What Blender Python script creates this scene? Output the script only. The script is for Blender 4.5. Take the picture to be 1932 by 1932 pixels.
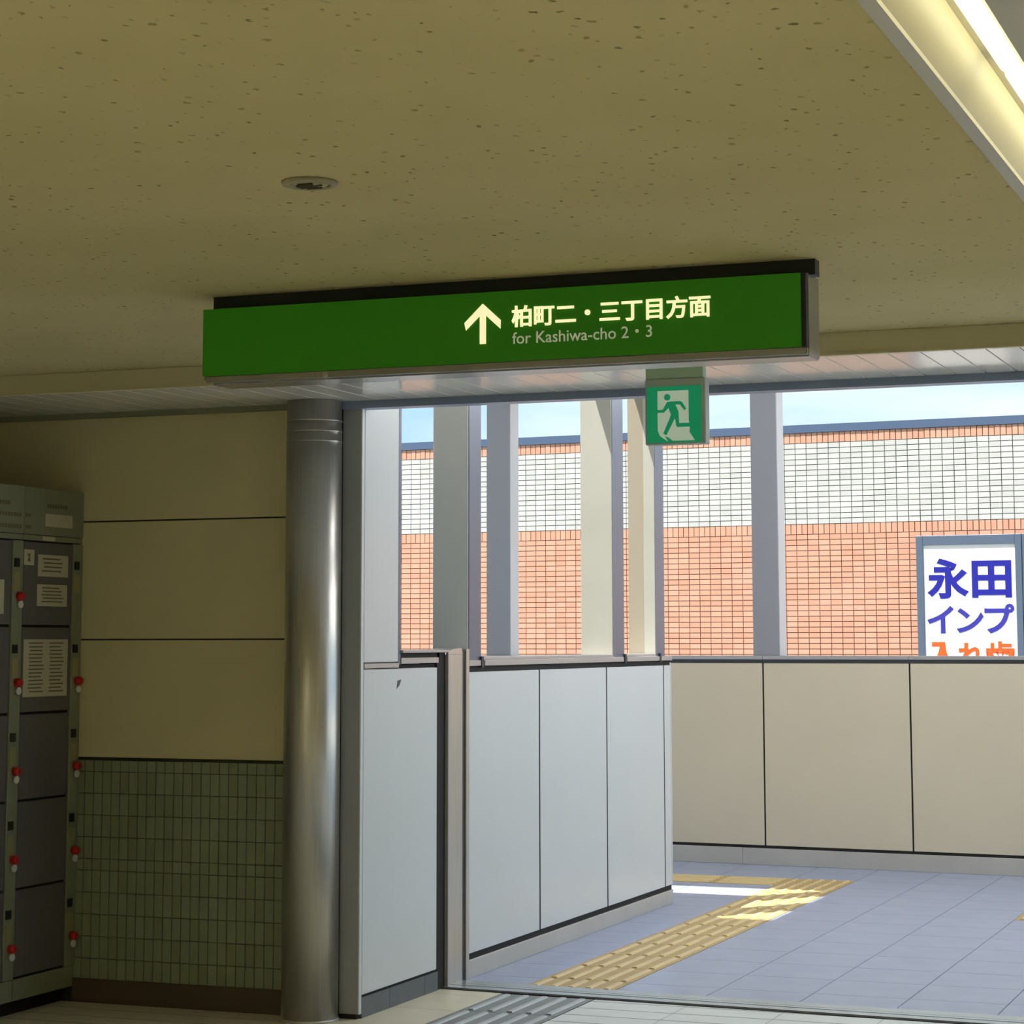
import bpy, bmesh, math, random
from mathutils import Vector, Matrix

for o in list(bpy.data.objects):
    bpy.data.objects.remove(o, do_unlink=True)
random.seed(7)
SC = bpy.context.scene
COL = SC.collection

# ------------------------------------------------------------------ camera
def camera():
    f, py = 4201.97, 714.5
    p, y, r = .117435, -.37156, .0015473
    fw = Vector((math.sin(y) * math.cos(p), math.cos(y) * math.cos(p), math.sin(p)))
    rt = Vector((math.cos(y), -math.sin(y), 0))
    dn = fw.cross(rt)
    R0 = rt * math.cos(r) + dn * math.sin(r)
    R1 = -rt * math.sin(r) + dn * math.cos(r)
    cam = bpy.data.cameras.new('camera')
    cam.sensor_width = 36
    cam.sensor_fit = 'HORIZONTAL'
    cam.lens = 36 * f / 1932
    cam.shift_y = (py - 966) / 1932
    cam.clip_start = .05
    cam.clip_end = 300
    o = bpy.data.objects.new('camera', cam)
    m = Matrix.Identity(4)
    for i in range(3):
        m[i][0] = R0[i]; m[i][1] = -R1[i]; m[i][2] = -fw[i]
    m[2][3] = 1.4545
    o.matrix_world = m
    COL.objects.link(o)
    SC.camera = o
camera()

# ------------------------------------------------------------------ light
SUN_DIR = Vector((.294, .37, -1)).normalized()
sun = bpy.data.lights.new('sun', 'SUN')
sun.energy = 5.0
sun.color = (1, .95, .86)
sun.angle = .009
so = bpy.data.objects.new('sun', sun)
so.rotation_euler = SUN_DIR.to_track_quat('-Z', 'Y').to_euler()
so.location = (-8, -8, 25)
COL.objects.link(so)

w = bpy.data.worlds.new('sky'); SC.world = w
w.use_nodes = True
nt = w.node_tree; nt.nodes.clear()
wo = nt.nodes.new('ShaderNodeOutputWorld')
bg = nt.nodes.new('ShaderNodeBackground')
tc = nt.nodes.new('ShaderNodeTexCoord')
mp = nt.nodes.new('ShaderNodeMapping'); mp.inputs['Scale'].default_value = (1.2, 1.2, 7)
nz = nt.nodes.new('ShaderNodeTexNoise'); nz.inputs['Scale'].default_value = 2.2; nz.inputs['Detail'].default_value = 5
cr = nt.nodes.new('ShaderNodeValToRGB')
cr.color_ramp.elements[0].position = .40; cr.color_ramp.elements[0].color = (.24, .37, .50, 1)
cr.color_ramp.elements[1].position = .62; cr.color_ramp.elements[1].color = (.43, .50, .53, 1)
nt.links.new(tc.outputs['Generated'], mp.inputs[0]); nt.links.new(mp.outputs[0], nz.inputs['Vector'])
nt.links.new(nz.outputs['Fac'], cr.inputs[0]); nt.links.new(cr.outputs[0], bg.inputs['Color'])
bg.inputs['Strength'].default_value = 1.0
nt.links.new(bg.outputs[0], wo.inputs['Surface'])

vs = SC.view_settings
SC.display_settings.display_device = 'sRGB'
vs.view_transform = 'Standard'
vs.look = 'None'
vs.exposure = 1.15
vs.gamma = 1
vs.use_curve_mapping = False
TUBE = 1.7      # emission of the tube in the picture
FILL_HALL = 17.5  # unseen louvred lamps added to brighten the hall
FILL_BRIDGE = 11.5 # unseen lamps added under the bridge canopy as fill

# ------------------------------------------------------------------ materials
def lin(c):
    return tuple(((v / 255) / 12.92 if v / 255 <= .04045 else ((v / 255 + .055) / 1.055) ** 2.4) for v in c) + (1,)

MATS = {}
def mat(name, rgb, rough=.5, metal=0., noise=.0, nscale=8., bump=0., bscale=40., emit=0., spec=.5, stretch=(1, 1, 1), coat=0.):
    if name in MATS: return MATS[name]
    m = bpy.data.materials.new(name); m.use_nodes = True
    n = m.node_tree.nodes; l = m.node_tree.links
    b = n['Principled BSDF']
    c = lin(rgb)
    b.inputs['Base Color'].default_value = c
    b.inputs['Roughness'].default_value = rough
    b.inputs['Metallic'].default_value = metal
    b.inputs['Specular IOR Level'].default_value = spec
    b.inputs['Coat Weight'].default_value = coat
    if emit:
        b.inputs['Emission Color'].default_value = c
        b.inputs['Emission Strength'].default_value = emit
    if noise or bump:
        t = n.new('ShaderNodeTexCoord'); mpn = n.new('ShaderNodeMapping')
        mpn.inputs['Scale'].default_value = stretch
        l.new(t.outputs['Object'], mpn.inputs[0])
    if noise:
        g = n.new('ShaderNodeTexNoise'); g.inputs['Scale'].default_value = nscale; g.inputs['Detail'].default_value = 5
        l.new(mpn.outputs[0], g.inputs['Vector'])
        r = n.new('ShaderNodeValToRGB')
        r.color_ramp.elements[0].position = .3; r.color_ramp.elements[1].position = .7
        r.color_ramp.elements[0].color = tuple(v * (1 - noise) for v in c[:3]) + (1,)
        r.color_ramp.elements[1].color = tuple(min(1, v * (1 + noise)) for v in c[:3]) + (1,)
        l.new(g.outputs['Fac'], r.inputs[0]); l.new(r.outputs[0], b.inputs['Base Color'])
    if bump:
        g2 = n.new('ShaderNodeTexNoise'); g2.inputs['Scale'].default_value = bscale; g2.inputs['Detail'].default_value = 4
        l.new(mpn.outputs[0], g2.inputs['Vector'])
        bp = n.new('ShaderNodeBump'); bp.inputs['Strength'].default_value = bump; bp.inputs['Distance'].default_value = .01
        l.new(g2.outputs['Fac'], bp.inputs['Height']); l.new(bp.outputs[0], b.inputs['Normal'])
    MATS[name] = m
    return m

def ceiling_material():
    m = bpy.data.materials.new('fissured_board'); m.use_nodes = True
    n = m.node_tree.nodes; l = m.node_tree.links
    b = n['Principled BSDF']; b.inputs['Roughness'].default_value = .9; b.inputs['Specular IOR Level'].default_value = .1
    t = n.new('ShaderNodeTexCoord')
    wob = n.new('ShaderNodeTexNoise'); wob.inputs['Scale'].default_value = 60; wob.inputs['Detail'].default_value = 3
    l.new(t.outputs['Object'], wob.inputs['Vector'])
    mx = n.new('ShaderNodeMixRGB'); mx.blend_type = 'LINEAR_LIGHT'; mx.inputs[0].default_value = .012
    l.new(t.outputs['Object'], mx.inputs[1]); l.new(wob.outputs['Color'], mx.inputs[2])
    mpn = n.new('ShaderNodeMapping'); mpn.inputs['Scale'].default_value = (1.15, .8, 1); mpn.inputs['Rotation'].default_value = (0, 0, .5)
    l.new(mx.outputs[0], mpn.inputs[0])
    v = n.new('ShaderNodeTexVoronoi'); v.inputs['Scale'].default_value = 27; v.voronoi_dimensions = '2D'
    l.new(mpn.outputs[0], v.inputs['Vector'])
    sep = n.new('ShaderNodeSeparateColor'); l.new(v.outputs['Color'], sep.inputs[0])
    rad = n.new('ShaderNodeMapRange')            # spot radius differs from cell to cell, most cells have none
    rad.inputs['From Min'].default_value = .52; rad.inputs['From Max'].default_value = 1
    rad.inputs['To Min'].default_value = .0; rad.inputs['To Max'].default_value = .20
    l.new(sep.outputs[0], rad.inputs['Value'])
    sub = n.new('ShaderNodeMath'); sub.operation = 'SUBTRACT'
    l.new(rad.outputs[0], sub.inputs[0]); l.new(v.outputs['Distance'], sub.inputs[1])
    sm = n.new('ShaderNodeMapRange'); sm.inputs['From Min'].default_value = -.02; sm.inputs['From Max'].default_value = .05
    l.new(sub.outputs[0], sm.inputs['Value'])
    fac = n.new('ShaderNodeMath'); fac.operation = 'MULTIPLY'
    l.new(sm.outputs[0], fac.inputs[0]); l.new(sep.outputs[1], fac.inputs[1])
    big = n.new('ShaderNodeTexNoise'); big.inputs['Scale'].default_value = 1.3; big.inputs['Detail'].default_value = 3
    l.new(t.outputs['Object'], big.inputs['Vector'])
    base = n.new('ShaderNodeValToRGB')
    base.color_ramp.elements[0].position = .35; base.color_ramp.elements[0].color = lin((210, 197, 150))
    base.color_ramp.elements[1].position = .65; base.color_ramp.elements[1].color = lin((218, 205, 160))
    l.new(big.outputs['Fac'], base.inputs[0])
    mix = n.new('ShaderNodeMixRGB'); mix.inputs[2].default_value = lin((136, 124, 80))
    l.new(fac.outputs[0], mix.inputs[0]); l.new(base.outputs[0], mix.inputs[1]); l.new(mix.outputs[0], b.inputs['Base Color'])
    bp = n.new('ShaderNodeBump'); bp.invert = True; bp.inputs['Strength'].default_value = .5; bp.inputs['Distance'].default_value = .003
    l.new(fac.outputs[0], bp.inputs['Height']); l.new(bp.outputs[0], b.inputs['Normal'])
    return m

M_CEIL = ceiling_material()
M_FASCIA = mat('fascia_paint', (214, 207, 172), .35)
M_SLAT = mat('soffit_aluminium', (240, 238, 232), .17, spec=1.0)
M_TRIM = mat('beam_trim_steel', (140, 156, 186), .35)
M_CREAM = mat('cream_panel', (222, 211, 164), .45, noise=.03, nscale=3)
M_GTILE = mat('sage_wall_tile', (146, 156, 124), .3, noise=.05, nscale=5)
M_GTILE2 = mat('sage_wall_tile_pale', (149, 159, 130), .3, noise=.05, nscale=5)
M_GTILE3 = mat('sage_wall_tile_olive', (142, 150, 118), .3, noise=.05, nscale=5)
M_GROUT = mat('wall_grout', (66, 70, 46), .9)
M_JOINT = mat('dark_joint', (34, 30, 27), .8)
M_BASEB = mat('brown_baseboard', (84, 70, 52), .5, noise=.1, nscale=4)
M_PANEL = mat('white_enamel_panel', (214, 219, 221), .3, noise=.02, nscale=2)
M_PANELW = mat('cream_enamel_panel', (222, 210, 184), .3, noise=.02, nscale=2)
M_STEEL = mat('brushed_stainless', (206, 204, 198), .33, .9, noise=.06, nscale=3, stretch=(30, 30, 1))
M_KICK = mat('stainless_kickplate', (200, 196, 188), .38, .3, noise=.05, nscale=3)
M_SLATE = mat('slate_skirting', (92, 98, 104), .4, noise=.08, nscale=9)
M_DARKM = mat('dark_metal', (70, 72, 76), .4, .3)
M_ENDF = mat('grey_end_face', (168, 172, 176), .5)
M_SILL = mat('aluminium_sill', (188, 186, 186), .3, .4)
M_POST = mat('pale_steel_post', (206, 209, 214), .35)
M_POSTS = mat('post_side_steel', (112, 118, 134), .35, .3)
M_POSTB = mat('post_shade_beige', (150, 142, 126), .5)  # darker beige stands for shade on the end post
M_POST1 = mat('glare_whitened_post', (240, 244, 252), .4)  # first post made whiter: glare is put into its colour
M_POSTL = mat('satin_steel_post', (178, 177, 168), .35, .2, noise=.05, nscale=2)
M_POSTF = mat('far_post_paint', (156, 158, 164), .4)
M_FLOORP = mat('blue_grey_floor_tile', (164, 174, 204), .24, noise=.03, nscale=5, spec=.6)
M_FLOORI = mat('pale_hall_floor_tile', (228, 230, 226), .3, noise=.04, nscale=9, spec=.6)
M_FLOORT = mat('tan_hall_floor_tile', (220, 212, 188), .4, noise=.05, nscale=9)
M_FGROUT = mat('floor_grout', (78, 78, 84), .8)
M_GROOVE = mat('hall_groove', (62, 58, 50), .8)
M_YEL = mat('yellow_tactile', (222, 198, 144), .4, noise=.05, nscale=6)
M_YELB = mat('yellow_tactile_base', (190, 160, 104), .5, noise=.06, nscale=6)
M_GREYB = mat('grey_tactile_base', (128, 130, 130), .4, noise=.05, nscale=6)
M_GREYT = mat('grey_tactile', (184, 188, 188), .35, noise=.05, nscale=6, spec=.7)
M_ALU = mat('threshold_aluminium', (190, 196, 198), .3, .7)
M_SIGNG = mat('sign_green', (46, 132, 16), .35, emit=.05)
M_SIGNF = mat('sign_frame_metal', (168, 168, 170), .25, .7)
M_SIGNM = mat('sign_mount_black', (22, 34, 34), .5)
M_LETT = mat('lit_letter_face', (250, 238, 188), .4, emit=.40)
M_LETT2 = mat('small_letter_face', (208, 212, 186), .4, emit=.12)
M_EXG = mat('exit_green', (22, 160, 110), .35, emit=.16)
M_EXW = mat('exit_white', (200, 220, 200), .35, emit=.16)
M_EXH = mat('exit_housing', (190, 206, 208), .4)
M_EXB = mat('exit_bracket', (186, 222, 208), .35)
M_TUBE = mat('fluorescent_tube', (255, 252, 214), .4, emit=TUBE)
M_FILLH = mat('hall_fill_tube', (255, 250, 222), .4, emit=FILL_HALL)
M_FILLB = mat('bridge_fill_tube', (250, 252, 255), .4, emit=FILL_BRIDGE)
M_WHITEC = mat('canopy_white', (230, 229, 224), .6)
M_REFL = mat('lamp_reflector', (176, 166, 128), .35)
M_LFRAME = mat('lamp_frame', (196, 192, 178), .4)
M_PLAST = mat('ivory_plastic', (170, 164, 132), .5)
M_PLASTD = mat('dark_grille', (66, 60, 40), .6)
M_LOCK = mat('locker_frame_paint', (142, 146, 120), .45, noise=.05, nscale=5)
M_LDOOR = mat('locker_door_grey', (104, 100, 100), .45, noise=.04, nscale=4)
M_KEYP = mat('keypad_black', (24, 24, 18), .4)
M_COIN = mat('coin_plate', (170, 166, 120), .35, .4)
M_RED = mat('red_knob', (200, 26, 20), .4)
M_WHT = mat('white_tag', (236, 236, 226), .5)
M_PAPER = mat('notice_paper', (206, 200, 170), .8)
M_INK = mat('notice_ink', (118, 110, 82), .8)
M_BRICK = [mat('salmon_tile_%s' % k, c, .55) for k, c in (('a', (194, 146, 123)), ('b', (190, 141, 118)), ('c', (198, 151, 128)))]
M_WTILE = [mat('white_tile_%s' % k, c, .35) for k, c in (('a', (185, 186, 183)), ('b', (180, 181, 178)), ('c', (190, 191, 188)))]
M_MORT = mat('facade_mortar', (188, 146, 124), .9)
M_MORTG = mat('grey_mortar', (138, 138, 132), .9)
M_COP = mat('slate_blue_coping', (70, 88, 116), .5)
M_BOARD = mat('white_board', (236, 236, 234), .4)
M_BFRAME = mat('board_frame_grey', (92, 106, 126), .4, .3)
M_BLUE = mat('board_blue_ink', (16, 20, 138), .5)
M_BLUE2 = mat('board_violet_ink', (46, 44, 146), .5)
M_ORANGE = mat('board_orange_ink', (214, 86, 26), .5)
M_CONC = mat('plain_wall_paint', (196, 186, 156), .7)
M_ROOFC = mat('roof_concrete', (176, 172, 166), .8)
M_DECK = mat('pale_bounce_deck_and_ground', (206, 204, 198), .6, noise=.04)
M_ASPH = mat('street_asphalt', (110, 108, 106), .9)

# ------------------------------------------------------------------ mesh helpers
def link(name, me, m=None, parent=None):
    o = bpy.data.objects.new(name, me)
    COL.objects.link(o)
    if m is not None and not me.materials: me.materials.append(m)
    if parent is not None: o.parent = parent
    return o

FACES = [(0, 3, 2, 1), (4, 5, 6, 7), (0, 1, 5, 4), (1, 2, 6, 5), (2, 3, 7, 6), (3, 0, 4, 7)]
def boxpts(x0, x1, y0, y1, z0, z1):
    return [(x0, y0, z0), (x1, y0, z0), (x1, y1, z0), (x0, y1, z0), (x0, y0, z1), (x1, y0, z1), (x1, y1, z1), (x0, y1, z1)]

def mesh(name, v, f, m=None):
    me = bpy.data.meshes.new(name); me.from_pydata(v, [], f); me.update()
    if m is not None: me.materials.append(m)
    return me

def boxmesh(name, x0, x1, y0, y1, z0, z1, m=None, bev=0.):
    me = mesh(name, boxpts(x0, x1, y0, y1, z0, z1), FACES)
    if bev:
        b = bmesh.new(); b.from_mesh(me)
        bmesh.ops.bevel(b, geom=b.edges[:], offset=bev, segments=1, affect='EDGES', profile=.5)
        b.to_mesh(me); b.free()
    if m is not None: me.materials.append(m)
    return me

def box(name, x0, x1, y0, y1, z0, z1, m, parent=None, bev=0.):
    cx, cy = (x0 + x1) / 2, (y0 + y1) / 2
    o = link(name, boxmesh(name, x0 - cx, x1 - cx, y0 - cy, y1 - cy, 0, z1 - z0, m, bev))
    put(o, (cx, cy, z0), parent)
    return o

def put(o, loc, parent=None, rz=0.):
    """world location, expressed in the frame of an unrotated or z-rotated parent chain"""
    if parent is not None:
        o.parent = parent
        M = wmat(parent).inverted() @ (Matrix.Translation(loc) @ Matrix.Rotation(rz, 4, 'Z'))
        o.location = M.to_translation(); o.rotation_euler = M.to_euler()
    else:
        o.location = loc; o.rotation_euler = (0, 0, rz)

def wmat(o):
    M = Matrix.Translation(o.location) @ o.rotation_euler.to_matrix().to_4x4()
    return wmat(o.parent) @ M if o.parent else M

def multi(name, boxes, m, parent=None, extra=None):
    """several boxes as one mesh, world coordinates"""
    v, f = [], []
    for b in boxes:
        k = len(v); v += boxpts(*b); f += [tuple(i + k for i in q) for q in FACES]
    x = sum(p[0] for p in v) / len(v); y = sum(p[1] for p in v) / len(v); z = min(p[2] for p in v)
    me = mesh(name, [(p[0] - x, p[1] - y, p[2] - z) for p in v], f, m)
    o = link(name, me); put(o, (x, y, z), parent)
    return o

def prism(name, poly, axis, a0, a1, m, parent=None):
    """polygon extruded along an axis: 'x' (poly y,z), 'y' (poly x,z), 'z' (poly x,y)"""
    def P(q, a):
        return (a, q[0], q[1]) if axis == 'x' else (q[0], a, q[1]) if axis == 'y' else (q[0], q[1], a)
    n = len(poly)
    v = [P(q, a0) for q in poly] + [P(q, a1) for q in poly]
    f = [tuple(range(n))[::-1], tuple(range(n, 2 * n))] + [(i, (i + 1) % n, n + (i + 1) % n, n + i) for i in range(n)]
    x = sum(p[0] for p in v) / len(v); y = sum(p[1] for p in v) / len(v); z = min(p[2] for p in v)
    me = mesh(name, [(p[0] - x, p[1] - y, p[2] - z) for p in v], f, m)
    b = bmesh.new(); b.from_mesh(me); bmesh.ops.recalc_face_normals(b, faces=b.faces[:]); b.to_mesh(me); b.free()
    o = link(name, me); put(o, (x, y, z), parent)
    return o

def lathe(name, prof, m, loc, parent=None, n=48, axis='z', smooth=True):
    v, f = [], []
    for (r, h) in prof:
        for k in range(n):
            a = 2 * math.pi * k / n
            p = (r * math.cos(a), r * math.sin(a), h)
            v.append(p if axis == 'z' else (p[2], p[0], p[1]) if axis == 'x' else (p[0], p[2], p[1]))
    for i in range(len(prof) - 1):
        for k in range(n):
            f.append((i * n + k, i * n + (k + 1) % n, (i + 1) * n + (k + 1) % n, (i + 1) * n + k))
    f.append(tuple(range(n))[::-1]); f.append(tuple(range((len(prof) - 1) * n, len(prof) * n)))
    me = mesh(name, v, f, m)
    b = bmesh.new(); b.from_mesh(me); bmesh.ops.recalc_face_normals(b, faces=b.faces[:]); b.to_mesh(me); b.free()
    if smooth:
        for p in me.polygons: p.use_smooth = len(p.vertices) == 4
    o = link(name, me); put(o, loc, parent)
    return o

def empty(name, loc, rz=0.):
    o = bpy.data.objects.new(name, None); o.empty_display_size = .1
    COL.objects.link(o); o.location = loc; o.rotation_euler = (0, 0, rz)
    return o

def tag(o, label, cat, group=None):
    o['label'] = label; o['category'] = cat
    if group: o['group'] = group
    return o

def struct(o, label=None):
    o['kind'] = 'structure'
    if label: o['label'] = label
    return o

def _text(body, bold):
    c = bpy.data.curves.new('t', 'FONT'); c.body = body; c.size = 1; c.offset = bold; c.resolution_u = 3
    t = bpy.data.objects.new('t', c); COL.objects.link(t)
    bpy.context.view_layer.update()
    me = bpy.data.meshes.new_from_object(t.evaluated_get(bpy.context.evaluated_depsgraph_get()))
    bpy.data.objects.remove(t, do_unlink=True); bpy.data.curves.remove(c)
    return me

def glyphs(name, body, x0, x1, z0, z1, m, parent, frame, depth=.002, bold=0.):
    """characters, one object each, fitted together to the rectangle x0..x1, z0..z1 of the plane frame=(origin, right, out)"""
    bar = max(v.co.x for v in _text('|', 0).vertices)
    cs = []
    for i, ch in enumerate(body):
        if ch == ' ': continue
        off = max(v.co.x for v in _text(body[:i] + '|', 0).vertices) - bar
        cs.append((off, _text(ch, bold)))
    ax = min(v.co.x + o for o, me in cs for v in me.vertices); bx = max(v.co.x + o for o, me in cs for v in me.vertices)
    ay = min(v.co.y for o, me in cs for v in me.vertices); by = max(v.co.y for o, me in cs for v in me.vertices)
    O, U, N = frame
    for off, me in cs:
        me.name = name; me.materials.clear(); me.materials.append(m)
        b = bmesh.new(); b.from_mesh(me)
        bmesh.ops.remove_doubles(b, verts=b.verts[:], dist=1e-5)
        r = bmesh.ops.extrude_face_region(b, geom=b.faces[:])
        tops = set(g for g in r['geom'] if isinstance(g, bmesh.types.BMVert))
        pts = [(x0 + (v.co.x + off - ax) / (bx - ax) * (x1 - x0), z0 + (v.co.y - ay) / (by - ay) * (z1 - z0)) for v in b.verts]
        cx = (min(p[0] for p in pts) + max(p[0] for p in pts)) / 2; cz = min(p[1] for p in pts)
        for v, p in zip(b.verts, pts):
            v.co = U * (p[0] - cx) + N * (depth if v in tops else 0) + Vector((0, 0, p[1] - cz))
        bmesh.ops.recalc_face_normals(b, faces=b.faces[:])
        for fc in b.faces: fc.smooth = False
        b.to_mesh(me); b.free()
        o = link(name, me)
        L = O + U * cx; L.z = cz
        put(o, L, parent)

# ================================================================== SETTING
XA = -3.776          # face of the panelled passage wall
YW = 8.04            # plane of the cream wall / passage opening
ZC, ZS = 2.475, 2.41 # main ceiling, slatted soffit
YF = 7.24            # fascia between them

# ---- ceiling
ceil = struct(box('ceiling', -5.7, 6, -6, YF + .02, ZC, ZC + .06, M_CEIL))
# slot for the recessed lamp is cut out of the board
def cut_slot(o, x0, x1, y0, y1):
    v, f = [], []
    c = o.location
    for b in ((-5.7, x0, -6, YF + .02), (x1, 6, -6, YF + .02), (x0, x1, -6, y0), (x0, x1, y1, YF + .02)):
        k = len(v); v += [(p[0] - c.x, p[1] - c.y, p[2] - c.z) for p in boxpts(b[0], b[1], b[2], b[3], ZC, ZC + .06)]
        f += [tuple(i + k for i in q) for q in FACES]
    o.data = mesh('ceiling', v, f, M_CEIL)
LX0, LX1, LY0, LY1 = -.742, -.40, .4, 6.9
cut_slot(ceil, LX0 + .01, LX1 - .01, LY0 + .01, LY1 - .01)
box('fascia', -5.7, 6, YF, YF + .02, ZS - .004, ZC - .001, M_FASCIA, ceil)
box('fascia_lip', -5.7, 6, YF - .004, YF + .02, ZS - .012, ZS - .004, M_FASCIA, ceil)
pitch = .1088
x = -1.297 - pitch * 40
slat_me = boxmesh('soffit_slat', -pitch / 2 + .002, pitch / 2 - .002, -.39, .39, 0, .02, M_SLAT, .0015)
while x < 1.5:
    if x > -5.6:
        put(link('soffit_slat', slat_me), (x + pitch / 2, (YF + .02 + YW) / 2, ZS), ceil)
    x += pitch
box('soffit_backing', -5.7, 6, YF + .02, YW + .1, ZS + .021, ZS + .06, M_DARKM, ceil)
box('edge_trim', -3.86, 1.2, YW - .02, YW + .06, 2.38, 2.425, M_TRIM, ceil)
box('wall_edge_trim', -5.7, -4.06, YW - .012, YW, 2.388, ZS, M_LOCK, ceil)

# ---- cream tiled wall beyond the lockers
wb = struct(box('wall_back', -5.7, -4.06, YW + .012, YW + .14, 0, 2.42, M_GROUT))
for z0, z1 in ((1.957, 2.388), (1.468, 1.951), (.984, 1.462)):
    box('panel', -5.7, -4.062, YW, YW + .012, z0, z1, M_CREAM, wb, .002)
zrows = []
z = .972
for h in (.047, .088, .088, .088, .088, .047, .088, .088, .088, .088, .088):
    zrows.append((z - h, z)); z -= h
tp = .0418
tile_full = {}
nx = int((5.06 - 4.062) / tp) + 2
for ri, (z0, z1) in enumerate(zrows):
    if z0 < .0: break
    for k in range(nx):
        x1 = -4.064 - k * tp
        mm = random.choice((M_GTILE, M_GTILE, M_GTILE2, M_GTILE3))
        key = (round(z1 - z0, 3), mm.name)
        if key not in tile_full:
            tile_full[key] = boxmesh('wall_tile', -tp / 2 + .0016, tp / 2 - .0016, -.007, .006, .0016, z1 - z0 - .0016, mm)
        put(link('wall_tile', tile_full[key]), (x1 - tp / 2, YW + .006 + random.uniform(-.0006, .0006), z0), wb)
bb = struct(box('baseboard_back', -5.06, -4.066, YW - .012, YW, 0, .094, M_BASEB, None, .002))

# ---- hall shell outside the picture
struct(box('wall_hall_left', -5.82, -5.7, -6, YW + .14, 0, 2.6, M_CONC))
struct(box('wall_hall_right', 6, 6.12, -6, YW + .14, 0, 2.6, M_CONC))
struct(box('wall_hall_rear', -5.82, 6.12, -6.12, -6, 0, 2.6, M_CONC))
struct(box('wall_front_right', 1.25, 6.12, YW, YW + .14, 0, 2.6, M_CONC))
struct(box('wall_upper', -20, -.2, -6.12, YW + .06, 2.62, 9.5, M_CONC))
struct(box('ceiling_roof', -.2, 6.12, -6.12, YW + .14, 2.62, 2.8, M_CONC))

# ---- floor
fl = struct(box('floor', -5.7, 6, -6, 14.6, -.06, -.008, M_FGROUT))
box('hall_slab', -5.7, 6, -6, 7.15, -.008, 0, M_FLOORI, fl)
box('groove_bed', -5.7, 1.25, 7.15, 8.9, -.008, -.0006, M_GROOVE, fl)
# hall: pale grooved strips right of the guide path, tan ones at the lockers
P0 = .401
gx = [-3.08 + P0 * k for k in range(0, 11)]
gy = [7.15, 7.29, 7.455, 7.62, 7.785, 7.95, 8.115, 8.28, 8.444, 8.61, 8.777, 8.9]
strip_me = {}
for i in range(len(gx) - 1):
    for j in range(len(gy) - 1):
        h = round(gy[j + 1] - gy[j], 3)
        if h not in strip_me:
            strip_me[h] = boxmesh('floor_tile', -P0 / 2 + .0012, P0 / 2 - .0012, -h / 2 + .004, h / 2 - .004, 0, .008, M_FLOORI)
        put(link('floor_tile', strip_me[h]), ((gx[i] + gx[i + 1]) / 2, (gy[j] + gy[j + 1]) / 2, -.008), fl)
ly = [7.15, 7.28, 7.435, 7.59, 7.743, 7.896, 8.03]
for j in range(len(ly) - 1):
    for i, (a, b) in enumerate(((-5.7, -5.06), (-5.06, -4.66), (-4.66, -4.26), (-4.26, -3.86))):
        box('floor_tile', a + .0012, b - .0012, ly[j] + .004, ly[j + 1] - .004, -.008, 0, M_FLOORT, fl)
for a, b, ys in ((-3.86, -3.495, (7.15, 7.56, 7.96, 8.36, 8.743, 8.9)),):
    for j in range(len(ys) - 1):
        box('floor_tile', a + .001, b - .001, ys[j] + .0015, ys[j + 1] - .0015, -.008, 0, M_FLOORT, fl)
# passage grid
G = .3965
px = [XA - .18, -3.476, -3.08, -2.6795, -2.2825, -1.8815, -1.4815, -1.081, -.68, -.28, .12, .52, .92, 1.25]
pyy = [8.9] + [9.295 + G * k for k in range(-0, 13)] + [14.46]
TACT = []
for i in range(len(px) - 1):
    for j in range(len(pyy) - 1):
        a, b, c, d = px[i], px[i + 1], pyy[j], pyy[j + 1]
        if i == 1 and d < 13.75: continue
        if i == 0 and 13.2 < c < 13.3: continue
        if i == 5 and 12.0 < c < 13.7: continue
        box('floor_tile', a + .0018, b - .0018, c + .0018, d - .0018, -.008, 0, M_FLOORP, fl)
brows = [12.152, 12.467, 12.863, 13.26, 13.656, 14.053, 14.45, 14.66]
for i in range(6):                      # branch to the left, behind the end of the panelled wall
    for j in range(7):
        if j == 3: continue
        b = XA - .18 - .4 * i
        box('floor_tile', b - .4 + .0018, b - .0018, brows[j] + .0018, brows[j + 1] - .0018, -.008, 0, M_FLOORP, fl)

def tactile(x0, x1, y0, y1, m, along='y', kind='bar'):
    t = box('tactile_tile', x0 + .0015, x1 - .0015, y0 + .0015, y1 - .0015, -.008, .001, M_YELB if m is M_YEL else M_GREYB, fl)
    if kind == 'bar':
        n = 5
        for k in range(n):
            if along == 'y':
                c = x0 + (x1 - x0) * (k + .5) / n
                q = [(c - .014, .001), (c + .014, .001), (c + .009, .006), (c - .009, .006)]
                prism('bar', q, 'y', y0 + .022, y1 - .022, m, t)
            else:
                c = y0 + (y1 - y0) * (k + .5) / n
                q = [(c - .014, .001), (c + .014, .001), (c + .009, .006), (c - .009, .006)]
                prism('bar', q, 'x', x0 + .022, x1 - .022, m, t)
    else:
        for a in range(5):
            for b in range(5):
                lathe('dot', [(.016, 0), (.011, .005)], m, (x0 + (x1 - x0) * (a + .5) / 5, y0 + (y1 - y0) * (b + .5) / 5, .001), t, 10, smooth=False)
# yellow guide path down the passage
for j in range(len(pyy) - 1):
    if pyy[j + 1] < 13.75:
        tactile(-3.476, -3.08, max(pyy[j], 9.06), pyy[j + 1], M_YEL, 'y', 'dot' if pyy[j] > 13.2 else 'bar')
for i in range(5):
    b = -3.476 - .4 * i if i else -3.476
    tactile(b - .4, b, 13.26, 13.656, M_YEL, 'x', 'bar')
for c in (12.07, 12.467, 12.863, 13.26):
    tactile(-1.8815, -1.4815, c, c + G, M_YEL, 'y', 'bar')
for c in (7.19, 7.585, 7.98, 8.375):
    tactile(-3.493, -3.082, c, c + .395 + (.05 if c > 8.3 else 0), M_GREYT, 'y', 'bar')

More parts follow.
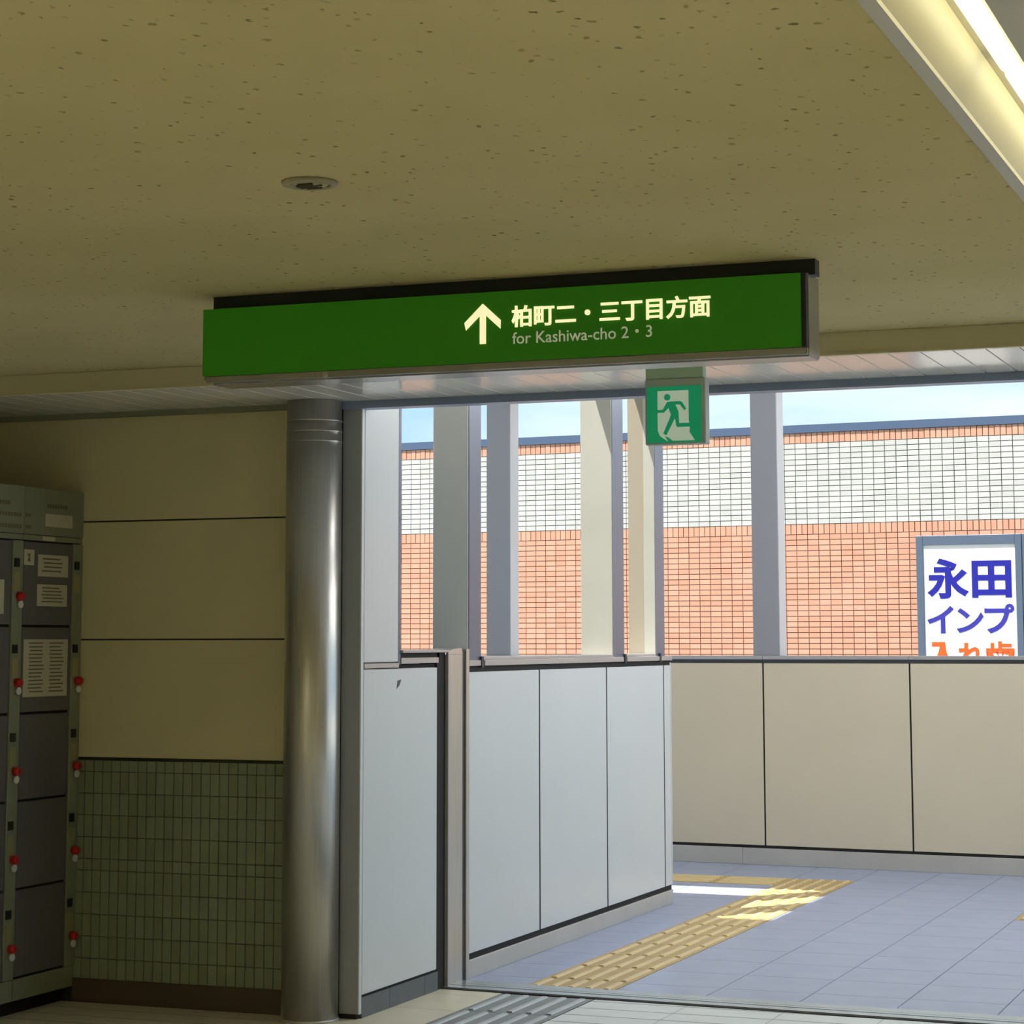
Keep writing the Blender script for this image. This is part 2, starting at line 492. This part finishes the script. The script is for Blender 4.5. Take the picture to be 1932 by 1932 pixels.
# metal threshold of the shutter, runs a little askew
th = struct(empty('trim_threshold', (XA, 8.99, 0)))
def band(name, d0, d1, m, z):
    k = -.045
    a, b = XA - .05, 1.2
    q = [(a, 8.873 + d0), (b, 8.873 + d0 + k * (b - a)), (b, 8.873 + d1 + k * (b - a)), (a, 8.873 + d1)]
    prism(name, q, 'z', 0, z, m, th)
band('groove', -.012, .012, M_JOINT, .0032)
band('rail', .012, .075, M_ALU, .006)
band('groove', .075, .088, M_DARKM, .004)
band('rail', .088, .125, M_ALU, .006)
band('groove', .125, .135, M_DARKM, .004)
band('rail', .135, .222, M_ALU, .005)

# ---- panelled passage wall (left side of the passage)
wl = struct(box('wall_left', -3.93, XA - .014, 8.16, 12.15, 0, 1.36, M_JOINT))
box('core_pier', -3.93, XA - .014, 8.06, 8.41, 0, 2.45, M_DARKM, wl)
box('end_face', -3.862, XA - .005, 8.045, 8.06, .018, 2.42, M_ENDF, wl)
box('end_foot', -3.862, XA - .012, 8.043, 8.07, 0, .018, M_JOINT, wl)
box('corner_strip', XA - .005, XA, 8.043, 8.066, .018, 2.42, M_PANEL, wl)
T = .014
box('panel', XA - T, XA, 8.07, 8.806, .088, 1.345, M_PANEL, wl, .002)
box('panel', XA - T, XA, 8.07, 8.40, 1.372, 2.44, M_PANEL, wl, .002)
box('reveal_trim', -3.93, XA, 8.401, 8.425, 1.36, 2.44, M_POSTS, wl)
box('ledge', XA - T, XA + .004, 8.07, 8.40, 1.349, 1.368, M_SILL, wl)
for y0, y1 in ((8.07, 8.33), (8.333, 8.68), (8.683, 8.82)):
    box('skirting_tile', XA - T, XA, y0, y1, 0, .078, M_SLATE, wl)
box('shadow_gap', XA - T, XA - .006, 8.07, 8.82, .078, .088, M_JOINT, wl)
box('sill', -3.95, XA + .004, 8.425, 8.812, 1.365, 1.388, M_SILL, wl)
box('sill_gap', -3.94, XA - .004, 8.425, 8.84, 1.388, 1.408, M_JOINT, wl)
box('sill_cap', -3.97, XA + .012, 8.425, 8.90, 1.408, 1.42, M_SILL, wl, .002)
# shutter guide
box('guide_slot', -3.86, XA - .004, 8.815, 8.90, 0, 1.408, M_JOINT, wl)
gd = box('shutter_guide', -3.88, XA + .002, 8.90, 9.085, 0, 1.40, M_STEEL, wl, .002)
prism('guide_hood', [(8.905 + .17 * t, 1.40 + .0 + .026 * math.sqrt(max(0, 1 - (1 - t) ** 2))) for t in [k / 10 for k in range(11)]] + [(9.085, 1.40), (8.905, 1.40)], 'x', -3.88, XA + .002, M_STEEL, gd)
box('guide_lip', XA + .002, XA + .012, 8.90, 8.915, 0, 1.42, M_SILL, gd)
box('guide_channel', XA - .02, XA + .001, 9.085, 9.112, 0, 1.415, M_DARKM, gd)
box('guide_edge', -3.88, XA + .008, 9.112, 9.147, 0, 1.422, M_STEEL, gd)
# panels of the longer run
ys = [9.15, 10.047, 11.036, 12.021, 12.15]
for a, b in zip(ys[:-1], ys[1:]):
    box('panel', XA - T, XA, a + .009, b - .009, .105, 1.32, M_PANEL, wl, .002)
for a in ys[1:-1]:
    box('joint_strip', XA - T, XA - .0012, a - .0085, a + .0085, .105, 1.32, M_JOINT, wl)
box('kickplate', XA - T, XA + .002, 9.15, 12.03, 0, .078, M_KICK, wl, .002)
box('kickplate', XA - T, XA + .002, 12.034, 12.155, 0, .078, M_KICK, wl, .002)
box('shadow_gap', XA - T, XA - .006, 9.15, 12.15, .078, .105, M_JOINT, wl)
box('shadow_gap', XA - T, XA - .006, 9.15, 12.15, 1.32, 1.346, M_JOINT, wl)
box('end_panel', -3.93, XA, 12.15, 12.162, .1, 1.335, M_PANEL, wl, .002)
for a, b in ((9.15, 9.285), (9.335, 11.30), (11.36, 11.93), (11.965, 12.16)):
    box('sill', -3.95, XA + .008, a, b, 1.347, 1.372, M_SILL, wl, .002)
for a, b in ((9.32, 11.14), (11.345, 11.88)):
    box('sill_cap', -3.96, XA - .004, a, b, 1.372, 1.386, M_SILL, wl, .002)
for a in (9.30, 11.325, 11.942):
    box('sill_clip', XA - .05, XA + .011, a - .012, a + .012, 1.34, 1.388, M_DARKM, wl)

def post(name, x0, x1, y0, y1, z0, z1, parent, m=None):
    p = box(name, x0, x1 - .004, y0, y1, z0, z1, m or M_POSTL, parent, .002)
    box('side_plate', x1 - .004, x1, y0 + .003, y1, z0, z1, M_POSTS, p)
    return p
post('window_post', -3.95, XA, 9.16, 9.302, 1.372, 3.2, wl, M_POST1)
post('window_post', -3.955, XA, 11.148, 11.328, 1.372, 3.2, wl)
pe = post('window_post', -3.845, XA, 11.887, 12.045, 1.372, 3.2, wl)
box('shaded_part', -3.935, -3.846, 11.89, 12.03, 1.372, 3.2, M_POSTB, pe)  # left part of the post's front face, its shade painted in
ch = prism('chip', [(8.395, 1.296), (8.432, 1.300), (8.415, 1.278), (8.385, 1.262)], 'x', XA - .001, XA + .0008, M_DARKM, wl)

# ---- far parapet, turned a few degrees
FO = Vector((-4.504, 14.477, 0))
FA = math.atan2(-.185, 2.343)
FU = Vector((math.cos(FA), math.sin(FA), 0)); FN = Vector((FU.y, -FU.x, 0))
def fbox(name, s0, s1, d0, d1, z0, z1, m, parent=None, bev=0.):
    """box in the frame of the far parapet: s along it, d behind its face"""
    sc, dc = (s0 + s1) / 2, (d0 + d1) / 2
    o = link(name, boxmesh(name, s0 - sc, s1 - sc, d0 - dc, d1 - dc, 0, z1 - z0, m, bev))
    L = FO + FU * sc - FN * dc; L.z = z0
    put(o, L, parent, FA)
    return o
wf = struct(fbox('wall_far', -5.4, 5.6, .014, .17, 0, 1.33, M_JOINT))
s = .66 - .991 * 6
while s < 5.4:
    fbox('panel', s + .006, s + .985, 0, .014, .126, 1.309, M_PANELW, wf, .002)
    s += .991
for a, b in ((-5.4, -1.3), (-1.298, .50), (.502, 2.9), (2.902, 5.6)):
    fbox('kickplate', a, b, -.002, .014, 0, .107, M_KICK, wf, .002)
fbox('shadow_gap', -5.4, 5.6, .006, .014, .107, .126, M_JOINT, wf)
fbox('shadow_gap', -5.4, 5.6, .004, .014, 1.309, 1.334, M_DARKM, wf)
s = .66 - .991 * 6
while s < 5.4:
    fbox('sill', s + .001, s + .990, -.006, .18, 1.334, 1.358, M_SILL, wf, .002)
    s += .991
for k in range(-2, 3):
    s0 = .592 + 1.974 * k
    p = fbox('post', s0, s0 + .182, 0.01, .14, 1.358, 3.2, M_POSTF, wf, .002)
    fbox('side_plate', s0 + .1825, s0 + .187, .012, .14, 1.358, 3.2, M_POST, p)

# ---- south parapet of the branch, right parapet, canopy over the bridge
wbr = struct(box('wall_branch', -9.6, -3.935, 12.02, 12.15, 0, 1.33, M_PANEL))
box('sill', -9.6, -3.955, 12.0, 12.17, 1.33, 1.358, M_SILL, wbr)
for x0 in (-5.93, -7.9, -9.5):
    box('post', x0, x0 + .17, 12.0, 12.15, 1.358, 3.2, M_POST, wbr)
# unseen broad deck added on the right to bounce sunlight into the passage
struct(box('floor_bounce_deck', 1.25, 22, 8.2, 30.0, -.1, -.004, M_DECK))
wr = struct(box('wall_right', -.05, .1, 11.1, 11.25, 0, 3.2, M_POST))
for y0 in (9.16, 13.1):
    box('post', -.05, .1, y0, y0 + .15, 0, 3.2, M_POST, wr)
struct(multi('ceiling_canopy', [(-4.007, .1, 8.12, 14.75, 3.2, 3.34), (-9.8, -4.007, 11.86, 14.95, 3.2, 3.34)], M_WHITEC))
struct(box('floor_branch', -9.8, -5.701, 12.0, 14.9, -.06, -.001, M_FLOORP))
struct(box('ground', -60, 60, 8.2, 70, -6.2, -6, M_DECK))

# ================================================================== THINGS
# ---- steel column
colm = tag(empty('round_column', (-3.955, 7.975, 0)), 'round brushed stainless steel column at the corner of the passage opening', 'column')
lathe('shaft', [(.111, .004), (.111, 2.30), (.109, 2.30), (.109, 2.409)], M_STEEL, (-3.955, 7.975, 0), colm, 64)
for zz in (2.245, 2.285, 2.328):
    lathe('ring', [(.110, -.003), (.1124, -.001), (.1124, .001), (.110, .003)], M_STEEL, (-3.955, 7.975, zz), colm, 64)
lathe('foot_ring', [(.116, 0), (.116, .006), (.111, .01)], M_KICK, (-3.955, 7.975, 0), colm, 64)

# ---- hanging direction sign
sg = tag(empty('direction_sign', (-2.31, 5.82, 2.2)), 'long green hanging direction sign with white arrow and Japanese lettering', 'sign')
box('mount', -3.213, -1.385, 5.797, 5.845, 2.4315, ZC, M_SIGNM, sg)
box('body', -3.219, -1.406, 5.757, 5.885, 2.222, 2.4305, M_SIGNF, sg)
box('face', -3.222, -1.4135, 5.75, 5.757, 2.232, 2.4315, M_SIGNG, sg, .001)
box('bottom_rail', -3.212, -1.4, 5.751, 5.772, 2.212, 2.2318, M_SIGNF, sg, .002)
box('bottom_rail', -3.2, -1.4, 5.776, 5.885, 2.2085, 2.222, M_SIGNF, sg, .002)
box('side_frame', -1.413, -1.4, 5.748, 5.77, 2.232, 2.43, M_SIGNM, sg, .001)
box('end_cap', -1.4055, -1.3985, 5.772, 5.89, 2.214, 2.434, M_SIGNF, sg, .001)
SF = (Vector((0, 5.75, 0)), Vector((1, 0, 0)), Vector((0, -1, 0)))
prism('arrow', [(-2.3275, 2.3985), (-2.2738, 2.3495), (-2.2746, 2.3255), (-2.3187, 2.3655), (-2.3187, 2.2845), (-2.3363, 2.2845), (-2.3363, 2.3655), (-2.3787, 2.3255), (-2.3831, 2.3462)], 'y', 5.746, 5.75, M_LETT, sg)
glyphs('character', '\u67cf\u753a\u4e8c\u30fb\u4e09\u4e01\u76ee\u65b9\u9762', -2.2405, -1.6635, 2.326, 2.388, M_LETT, sg, SF, .004, .02)
glyphs('character', 'for Kashiwa-cho 2\u30fb3', -2.2390, -1.8300, 2.2795, 2.3125, M_LETT2, sg, SF, .0015, .004)

# ---- exit sign
ex = tag(empty('exit_sign', (-2.151, 7.0, 2.1)), 'small square green emergency exit sign with running figure, hung below the ceiling', 'sign')
box('bracket', -2.2535, -2.056, 7.005, 7.045, 2.317, ZC, M_EXB, ex, .002)
box('housing', -2.2545, -2.0475, 7.0, 7.05, 2.098, 2.316, M_EXH, ex, .003)
box('face', -2.2475, -2.0605, 6.997, 7.0, 2.104, 2.2905, M_EXG, ex, .001)
def ep(pts):   # picture points on the face, 0..100 across and down
    return [(-2.2475 + .187 * a / 100, 2.2905 - .1865 * b / 100) for a, b in pts]
def pict(name, pts, m, lift):
    prism(name, ep(pts), 'y', 6.997 - lift, 6.997, m, ex)
pict('doorway', [(20, 8), (77, 8), (77, 62), (79, 70), (78, 82), (88, 97), (37, 97), (24, 88), (20, 78)], M_EXW, .0006)
pict('figure_head', [(38 + 6 * math.cos(a * .5236), 19.5 + 6 * math.sin(a * .5236)) for a in range(12)], M_EXG, .0012)
pict('figure_body', [(37, 28.5), (43, 27), (62, 27), (65.5, 29), (73, 41), (69, 43.5), (61, 33), (53, 33), (58.5, 45), (59.5, 63), (60, 66), (79, 66), (85, 69), (80, 73), (56, 73), (54, 70), (52, 57), (36, 87), (30, 84), (43, 55), (44.5, 50), (40, 38.5), (32, 46.5), (20, 46.5), (20, 41.5), (29.5, 41.5)], M_EXG, .0012)
pict('figure_shadow', [(33, 89), (38, 90), (48, 97), (39, 97)], M_EXG, .0012)

# ---- recessed fluorescent lamp
lm = tag(empty('ceiling_light', (-.63, 3.6, ZC)), 'long recessed fluorescent ceiling light with cream reflector, top right', 'ceiling light')
box('frame', LX0, -.713, LY0, LY1, ZC - .006, ZC + .004, M_LFRAME, lm)
box('frame', -.552, LX1, LY0, LY1, ZC - .006, ZC + .004, M_LFRAME, lm)
box('frame', -.713, -.552, LY0, LY0 + .03, ZC - .006, ZC + .004, M_LFRAME, lm)
box('frame', -.713, -.552, LY1 - .03, LY1, ZC - .006, ZC + .004, M_LFRAME, lm)
prism('reflector', [(-.713, ZC + .004), (-.665, ZC + .085), (-.6, ZC + .1), (-.556, ZC + .085), (-.552, ZC + .004), (-.548, ZC + .004), (-.548, ZC + .106), (-.72, ZC + .106), (-.72, ZC + .004)], 'y', LY0 + .03, LY1 - .03, M_REFL, lm)
y = LY0 + .08
while y + 1.2 < LY1:
    lathe('tube', [(.012, 0), (.019, .012), (.019, 1.178), (.012, 1.19)], M_TUBE, (-.612, y, ZC + .056), lm, 16, 'y')
    y += 1.24

# rows of unseen lamps added as fill light for the hall
def hall_fill_lamp(cx, lab, y0=-4.6, n=5):
    t = tag(empty('ceiling_light', (cx, 1, ZC)), lab, 'ceiling light', 'added hall fill lights outside the view')
    box('housing', cx - .09, cx + .09, y0, y0 + 2.2 * n, ZC - .05, ZC, M_LFRAME, t)
    for e in (-.1, .092):
        box('fill_lamp_louvre', cx + e, cx + e + .008, y0, y0 + 2.2 * n, ZC - .16, ZC, M_LFRAME, t)
    for k in range(n):
        lathe('tube', [(.012, 0), (.019, .012), (.019, 1.178), (.012, 1.19)], M_FILLH, (cx, y0 + .3 + 2.15 * k, ZC - .08), t, 12, 'y')
hall_fill_lamp(1.1, 'added louvred fill light next to the recessed light, just right of the viewer')
hall_fill_lamp(3.2, 'added louvred fill light farthest right in the hall')
hall_fill_lamp(-4.3, 'added louvred fill light nearest the locker wall, behind the viewer', -4.5, 3)
hall_fill_lamp(-3.2, 'added louvred fill light in the middle of three left of the viewer', -4.5, 3)
hall_fill_lamp(-2.1, 'added louvred fill light nearest the viewer on the left', -4.5, 3)
def bridge_fill_lamp(cx, lab):  # unseen lamps added to brighten the passage
    t = tag(empty('ceiling_light', (cx, 11, 3.2)), lab, 'ceiling light', 'added bridge fill lights outside the view')
    box('housing', cx - .08, cx + .08, 8.5, 14.2, 3.15, 3.2, M_LFRAME, t)
    for k in range(4):
        lathe('tube', [(.012, 0), (.019, .012), (.019, 1.178), (.012, 1.19)], M_FILLB, (cx, 8.7 + 1.35 * k, 3.128), t, 12, 'y')
bridge_fill_lamp(-2.9, 'added fill light under the bridge canopy, nearest the white panelled wall')
bridge_fill_lamp(-1.9, 'added fill light under the bridge canopy, in the middle of the passage')
bridge_fill_lamp(-.9, 'added fill light under the bridge canopy, nearest the added bounce deck')

# ---- round ceiling fitting
rf = tag(empty('ceiling_fitting', (-2.197, 4.395, ZC)), 'small round flush fitting with dark grille in the speckled ceiling', 'ceiling fitting')
lathe('rim', [(.064, 0), (.062, -.007), (.048, -.009), (.046, -.003), (.045, 0)], M_PLAST, (-2.197, 4.395, ZC), rf, 40)
lathe('lens', [(.046, -.0005), (.040, -.006), (.02, -.009), (.004, -.0095)], M_PLAST, (-2.197, 4.395, ZC), rf, 32)
for k in range(5):
    a = -.024 + .012 * k
    w2 = math.sqrt(.030 ** 2 - a * a)
    box('grille_bar', -2.197 - w2, -2.197 + w2 * (.5 if k % 2 else 1), 4.395 + a - .0022, 4.395 + a + .0022, ZC - .0112, ZC - .008, M_PLASTD, rf)

# ---- coin lockers along the left wall
XL = -5.06
ZD = [1.86, 1.519, 1.173, .831, .489, .148]
def locker(y0, label):
    """one locker unit: door column y0..y0+.359, control strip to its right"""
    yd, ysx, y1 = y0 + .003, y0 + .361, y0 + .437
    t = tag(empty('coin_locker', (XL - .28, y0 + .218, 0)), label, 'locker', 'coin lockers in a row')
    box('body', XL - .56, XL - .024, y0 + .001, y1 - .001, .11, 2.077, M_LOCK, t)
    box('front_recess', XL - .024, XL - .012, y0 + .001, y1 - .001, .11, 2.076, M_JOINT, t)
    box('plinth', XL - .54, XL - .05, y0 + .001, y1 - .001, 0, .11, M_JOINT, t)
    box('base_rail', XL - .012, XL - .002, y0 + .001, y1 - .001, .06, .142, M_LOCK, t, .002)
    hd = box('header', XL - .012, XL + .002, y0 + .001, y1 - .001, 1.886, 2.077, M_LOCK, t, .003)
    box('header_ledge', XL - .012, XL - .002, y0 + .001, y1 - .001, 1.862, 1.884, M_LOCK, t, .002)
    for k in range(5):
        d = box('door', XL - .012, XL, yd, ysx - .004, ZD[k + 1] + .005, ZD[k] - .005, M_LDOOR, t, .002)
    st = box('control_strip', XL - .012, XL + .003, ysx, y1 - .003, .145, 1.858, M_LOCK, t, .002)
    c = (ysx + y1) / 2
    for k in range(5):
        zt = ZD[k]
        box('keypad', XL + .003, XL + .009, c - .03, c + .002, zt - .108, zt - .074, M_KEYP, st)
        box('coin_plate', XL + .003, XL + .006, c - .032, c + .010, zt - .205, zt - .130, M_COIN, st)
        if k or y0 < 7.5: lathe('lock_knob', [(.017, 0), (.017, .02), (.012, .026)], M_RED, (XL + .003, c + .004, zt - .224), st, 20, 'x')
        if k or y0 < 7.5: lathe('number_tag', [(.015, 0), (.015, .008)], M_WHT, (XL + .006, c + .011, zt - .256), st, 20, 'x')
    # printed lines on the header
    for z0, a, b in ((1.952, .0, .5), (1.905, .0, .5)):
        if y0 < 7.5:
            multi('print', [(XL + .002, XL + .0028, y0 + .02 + .02 * q, y0 + .034 + .02 * q, z0, z0 + .016) for q in range(0, 20)], M_INK, hd)
        else:
            multi('print', [(XL + .002, XL + .0028, y0 + .006 + .014 * q, y0 + .016 + .014 * q, z0 + .003, z0 + .016) for q in range(0, 3)], M_INK, hd)
    if y0 > 7.5:
        multi('print', [(XL + .002, XL + .0028, 7.765 + .019 * q, 7.778 + .019 * q, 1.998, 2.014) for q in range(8)], M_INK, hd)
        box('plate', XL + .002, XL + .004, 7.752, 7.952, 1.922, 1.974, M_PAPER, hd)
        box('plate', XL - .002, XL + .001, 7.74, 7.83, 1.864, 1.882, M_PAPER, hd)
    else:
        multi('print', [(XL + .002, XL + .0028, y0 + .2 + .02 * q, y0 + .214 + .02 * q, 1.996, 2.012) for q in range(7)], M_INK, hd)
    return t
locker(7.605, 'grey coin locker unit nearest the cream wall, with paper notices on its doors')
locker(7.167, 'grey coin locker unit cut by the left edge, away from the cream wall')

def notice(name, y0, y1, z0, z1, lines, label, cols=1):
    t = tag(empty(name, (XL + .001, (y0 + y1) / 2, z0)), label, 'notice', 'notices on the locker doors')
    box('sheet', XL + .0003, XL + .0012, y0, y1, z0, z1, M_PAPER, t)
    random.seed(int(z0 * 1000))
    bx = []
    for k in range(lines):
        zz = z1 - (z1 - z0) * (k + 1.2) / (lines + 1.4)
        for c in range(cols):
            a = y0 + (y1 - y0) * (.1 + c * .46); b = y0 + (y1 - y0) * (.9 if cols == 1 else .1 + c * .46 + .36)
            a += random.uniform(0, .12) * (b - a); b -= random.uniform(0, .25) * (b - a)
            bx.append((XL + .0012, XL + .0016, a, b, zz, zz + (z1 - z0) * .35 / (lines + 1)))
    multi('print', bx, M_INK, t)
notice('notice', 7.709, 7.93, 1.719, 1.807, 4, 'upper of two small white notices on the top locker door')
notice('notice', 7.706, 7.927, 1.599, 1.687, 5, 'lower of two small white notices on the top locker door')
notice('notice', 7.620, 7.94, 1.237, 1.466, 14, 'large printed rules sheet on the second locker door', 2)
t = tag(empty('sticker', (XL + .001, 7.643, 1.765)), 'small pale sticker with dark symbol at corner of top locker door', 'sticker')
box('sheet', XL + .0003, XL + .0012, 7.608, 7.680, 1.762, 1.824, M_PAPER, t)
prism('symbol', [(7.632, 1.808), (7.656, 1.808), (7.648, 1.794), (7.656, 1.776), (7.632, 1.776), (7.640, 1.794)], 'x', XL + .0012, XL + .0016, M_INK, t)
notice('notice', 7.3, 7.475, 1.565, 1.70, 4, 'white notice at the left edge on the cut-off locker')

# ---- tiled building across the street
D = 20.
BO = -FN * D
bd = tag(empty('tiled_building', BO + FU * -7.5 + Vector((0, 0, -6)), FA), 'sunlit building with salmon and white tiled wall across the street', 'building')
def bbox_(name, s0, s1, d0, d1, z0, z1, m, parent, bev=0.):
    sc, dc = (s0 + s1) / 2, (d0 + d1) / 2
    o = link(name, boxmesh(name, s0 - sc, s1 - sc, d0 - dc, d1 - dc, 0, z1 - z0, m, bev))
    L = BO + FU * sc - FN * dc; L.z = z0
    put(o, L, parent, FA)
    return o
bbox_('wall', -16, 2, .008, 5, -6, 3.40, M_MORT, bd)
bbox_('mortar_band', -16, 2, .006, .0079, 2.54, 3.345, M_MORTG, bd)
bbox_('coping', -16.05, 2.05, -.02, 5.05, 3.40, 3.475, M_COP, bd)
TP, RP = .1081, .0507
S1 = -4.543 + .1081 * 42          # a vertical joint line
tiles = []                       # (s0, s1, z0, z1, material, priority)
def covered(s0, s1, z0, z1):     # the advertising board hides this part
    return s1 > -5.5 and s0 < -3.7 and z1 < 2.38
z = 2.445
rows = []
while z - RP > .2:
    rows.append((z - RP, z, 'b')); z -= RP
z = 2.54
while z + RP < 3.345:
    rows.append((z, z + RP * 1.0, 'w')); z += RP
for (z0, z1, k) in rows:
    s = S1
    while s > -13:
        s0, s1 = s - TP, s
        s -= TP
        if covered(s0, s1, z0, z1): continue
        tiles.append((s0, s1, z0, z1, k))
for (z0, z1) in ((2.445, 2.54), (z, 3.40)):
    s = S1
    while s > -13:
        tiles.append((s - TP / 2, s, z0, z1, 'b')); s -= TP / 2
def prio(t):
    vis = t[1] < -4.55 and t[2] > 1.33
    return (0 if vis else 1, -t[0])
tiles.sort(key=prio)
cache = {}
J = .0034
for (s0, s1, z0, z1, k) in tiles[:300]:
    mm = random.choice(M_BRICK if k == 'b' else M_WTILE)
    key = (round(s1 - s0, 4), round(z1 - z0, 4), mm.name)
    if key not in cache:
        hw = (s1 - s0) / 2
        cache[key] = boxmesh('facade_tile', -hw + J, hw - J, -.008, .006, J, z1 - z0 - J, mm, .0015)
    L = BO + FU * (s0 + s1) / 2 + FN * random.uniform(-.001, .002); L.z = z0
    put(link('facade_tile', cache[key]), L, bd, FA)
v, f, mi = [], [], []
allm = M_BRICK + M_WTILE
for (s0, s1, z0, z1, k) in tiles[300:]:
    d = random.uniform(-.001, .002)
    q = len(v)
    v += boxpts(s0 + J + 7.5, s1 - J + 7.5, -.008 + d, .006 + d, z0 + J + 6, z1 - J + 6)
    f += [tuple(i + q for i in g) for g in FACES]
    mi += [random.randrange(3) + (0 if k == 'b' else 3)] * 6
me = mesh('facade_tiles', v, f)
for m_ in allm: me.materials.append(m_)
me.polygons.foreach_set('material_index', mi)
o = link('facade_tiles', me, None, bd); o['kind'] = 'stuff'

# ---- advertising board on it
ad = tag(empty('advertising_board', BO + FU * -5.06 + FN * .03 + Vector((0, 0, .6)), FA), 'white advertising board with blue and orange Japanese lettering on the tiled building', 'board')
bbox_('panel', -5.485, -4.645, -.05, -.0125, .62, 2.318, M_BOARD, ad)
bbox_('frame', -5.549, -5.485, -.066, -.0125, .56, 2.405, M_BFRAME, ad, .004)
bbox_('frame', -4.645, -4.585, -.066, -.0125, .56, 2.405, M_BFRAME, ad, .004)
bbox_('frame', -5.485, -4.645, -.066, -.0125, 2.318, 2.405, M_BFRAME, ad, .004)
bbox_('frame', -5.485, -4.645, -.066, -.0125, .56, .62, M_BFRAME, ad, .004)
BF = (BO + FN * .05, FU, FN)
glyphs('character', '\u6c38', -5.4536, -5.0732, 1.8333, 2.1974, M_BLUE, ad, BF, .003, .032)
glyphs('character', '\u7530', -5.0438, -4.6842, 1.8389, 2.1716, M_BLUE, ad, BF, .003, .032)
glyphs('character', '\u30a4', -5.461, -5.2154, 1.5216, 1.7689, M_BLUE2, ad, BF, .003, .03)
glyphs('character', '\u30f3', -5.1923, -4.9449, 1.5256, 1.7477, M_BLUE2, ad, BF, .003, .03)
glyphs('character', '\u30d7', -4.9365, -4.6665, 1.5201, 1.7833, M_BLUE2, ad, BF, .003, .03)
def board_poly(name, pts, m):
    o = prism(name, pts, 'y', -.003, 0, m)
    c = Vector(o.location); o.location = (0, 0, 0)
    L = BF[0] + FU * c.x; L.z = c.z
    put(o, L, ad, FA)
board_poly('character', [(-5.424, 1.444), (-5.302, 1.444), (-5.292, 1.36), (-5.262, 1.27), (-5.20, 1.20), (-5.235, 1.165), (-5.300, 1.235), (-5.325, 1.30), (-5.36, 1.235), (-5.43, 1.165), (-5.465, 1.20), (-5.40, 1.27), (-5.362, 1.36), (-5.352, 1.402), (-5.424, 1.402)], M_ORANGE)
glyphs('character', '\u308c', -5.1857, -4.9476, 1.2, 1.437, M_ORANGE, ad, BF, .003, .03)
glyphs('character', '\u6b6f', -4.9306, -4.6759, 1.19, 1.4487, M_ORANGE, ad, BF, .003, .025)
ad2 = tag(empty('advertising_board', BO + FU * -4.06 + FN * .03 + Vector((0, 0, .6)), FA), 'pale blank board at right edge beside the lettered advertising board', 'board')
bbox_('panel', -4.52, -3.7, -.05, -.0125, .62, 2.318, M_BOARD, ad2)
bbox_('frame', -4.58, -4.52, -.066, -.0125, .56, 2.405, M_BFRAME, ad2, .004)
bbox_('frame', -3.7, -3.64, -.066, -.0125, .56, 2.405, M_BFRAME, ad2, .004)
bbox_('frame', -4.52, -3.7, -.066, -.0125, 2.318, 2.405, M_BFRAME, ad2, .004)
bbox_('frame', -4.52, -3.7, -.066, -.0125, .56, .62, M_BFRAME, ad2, .004)
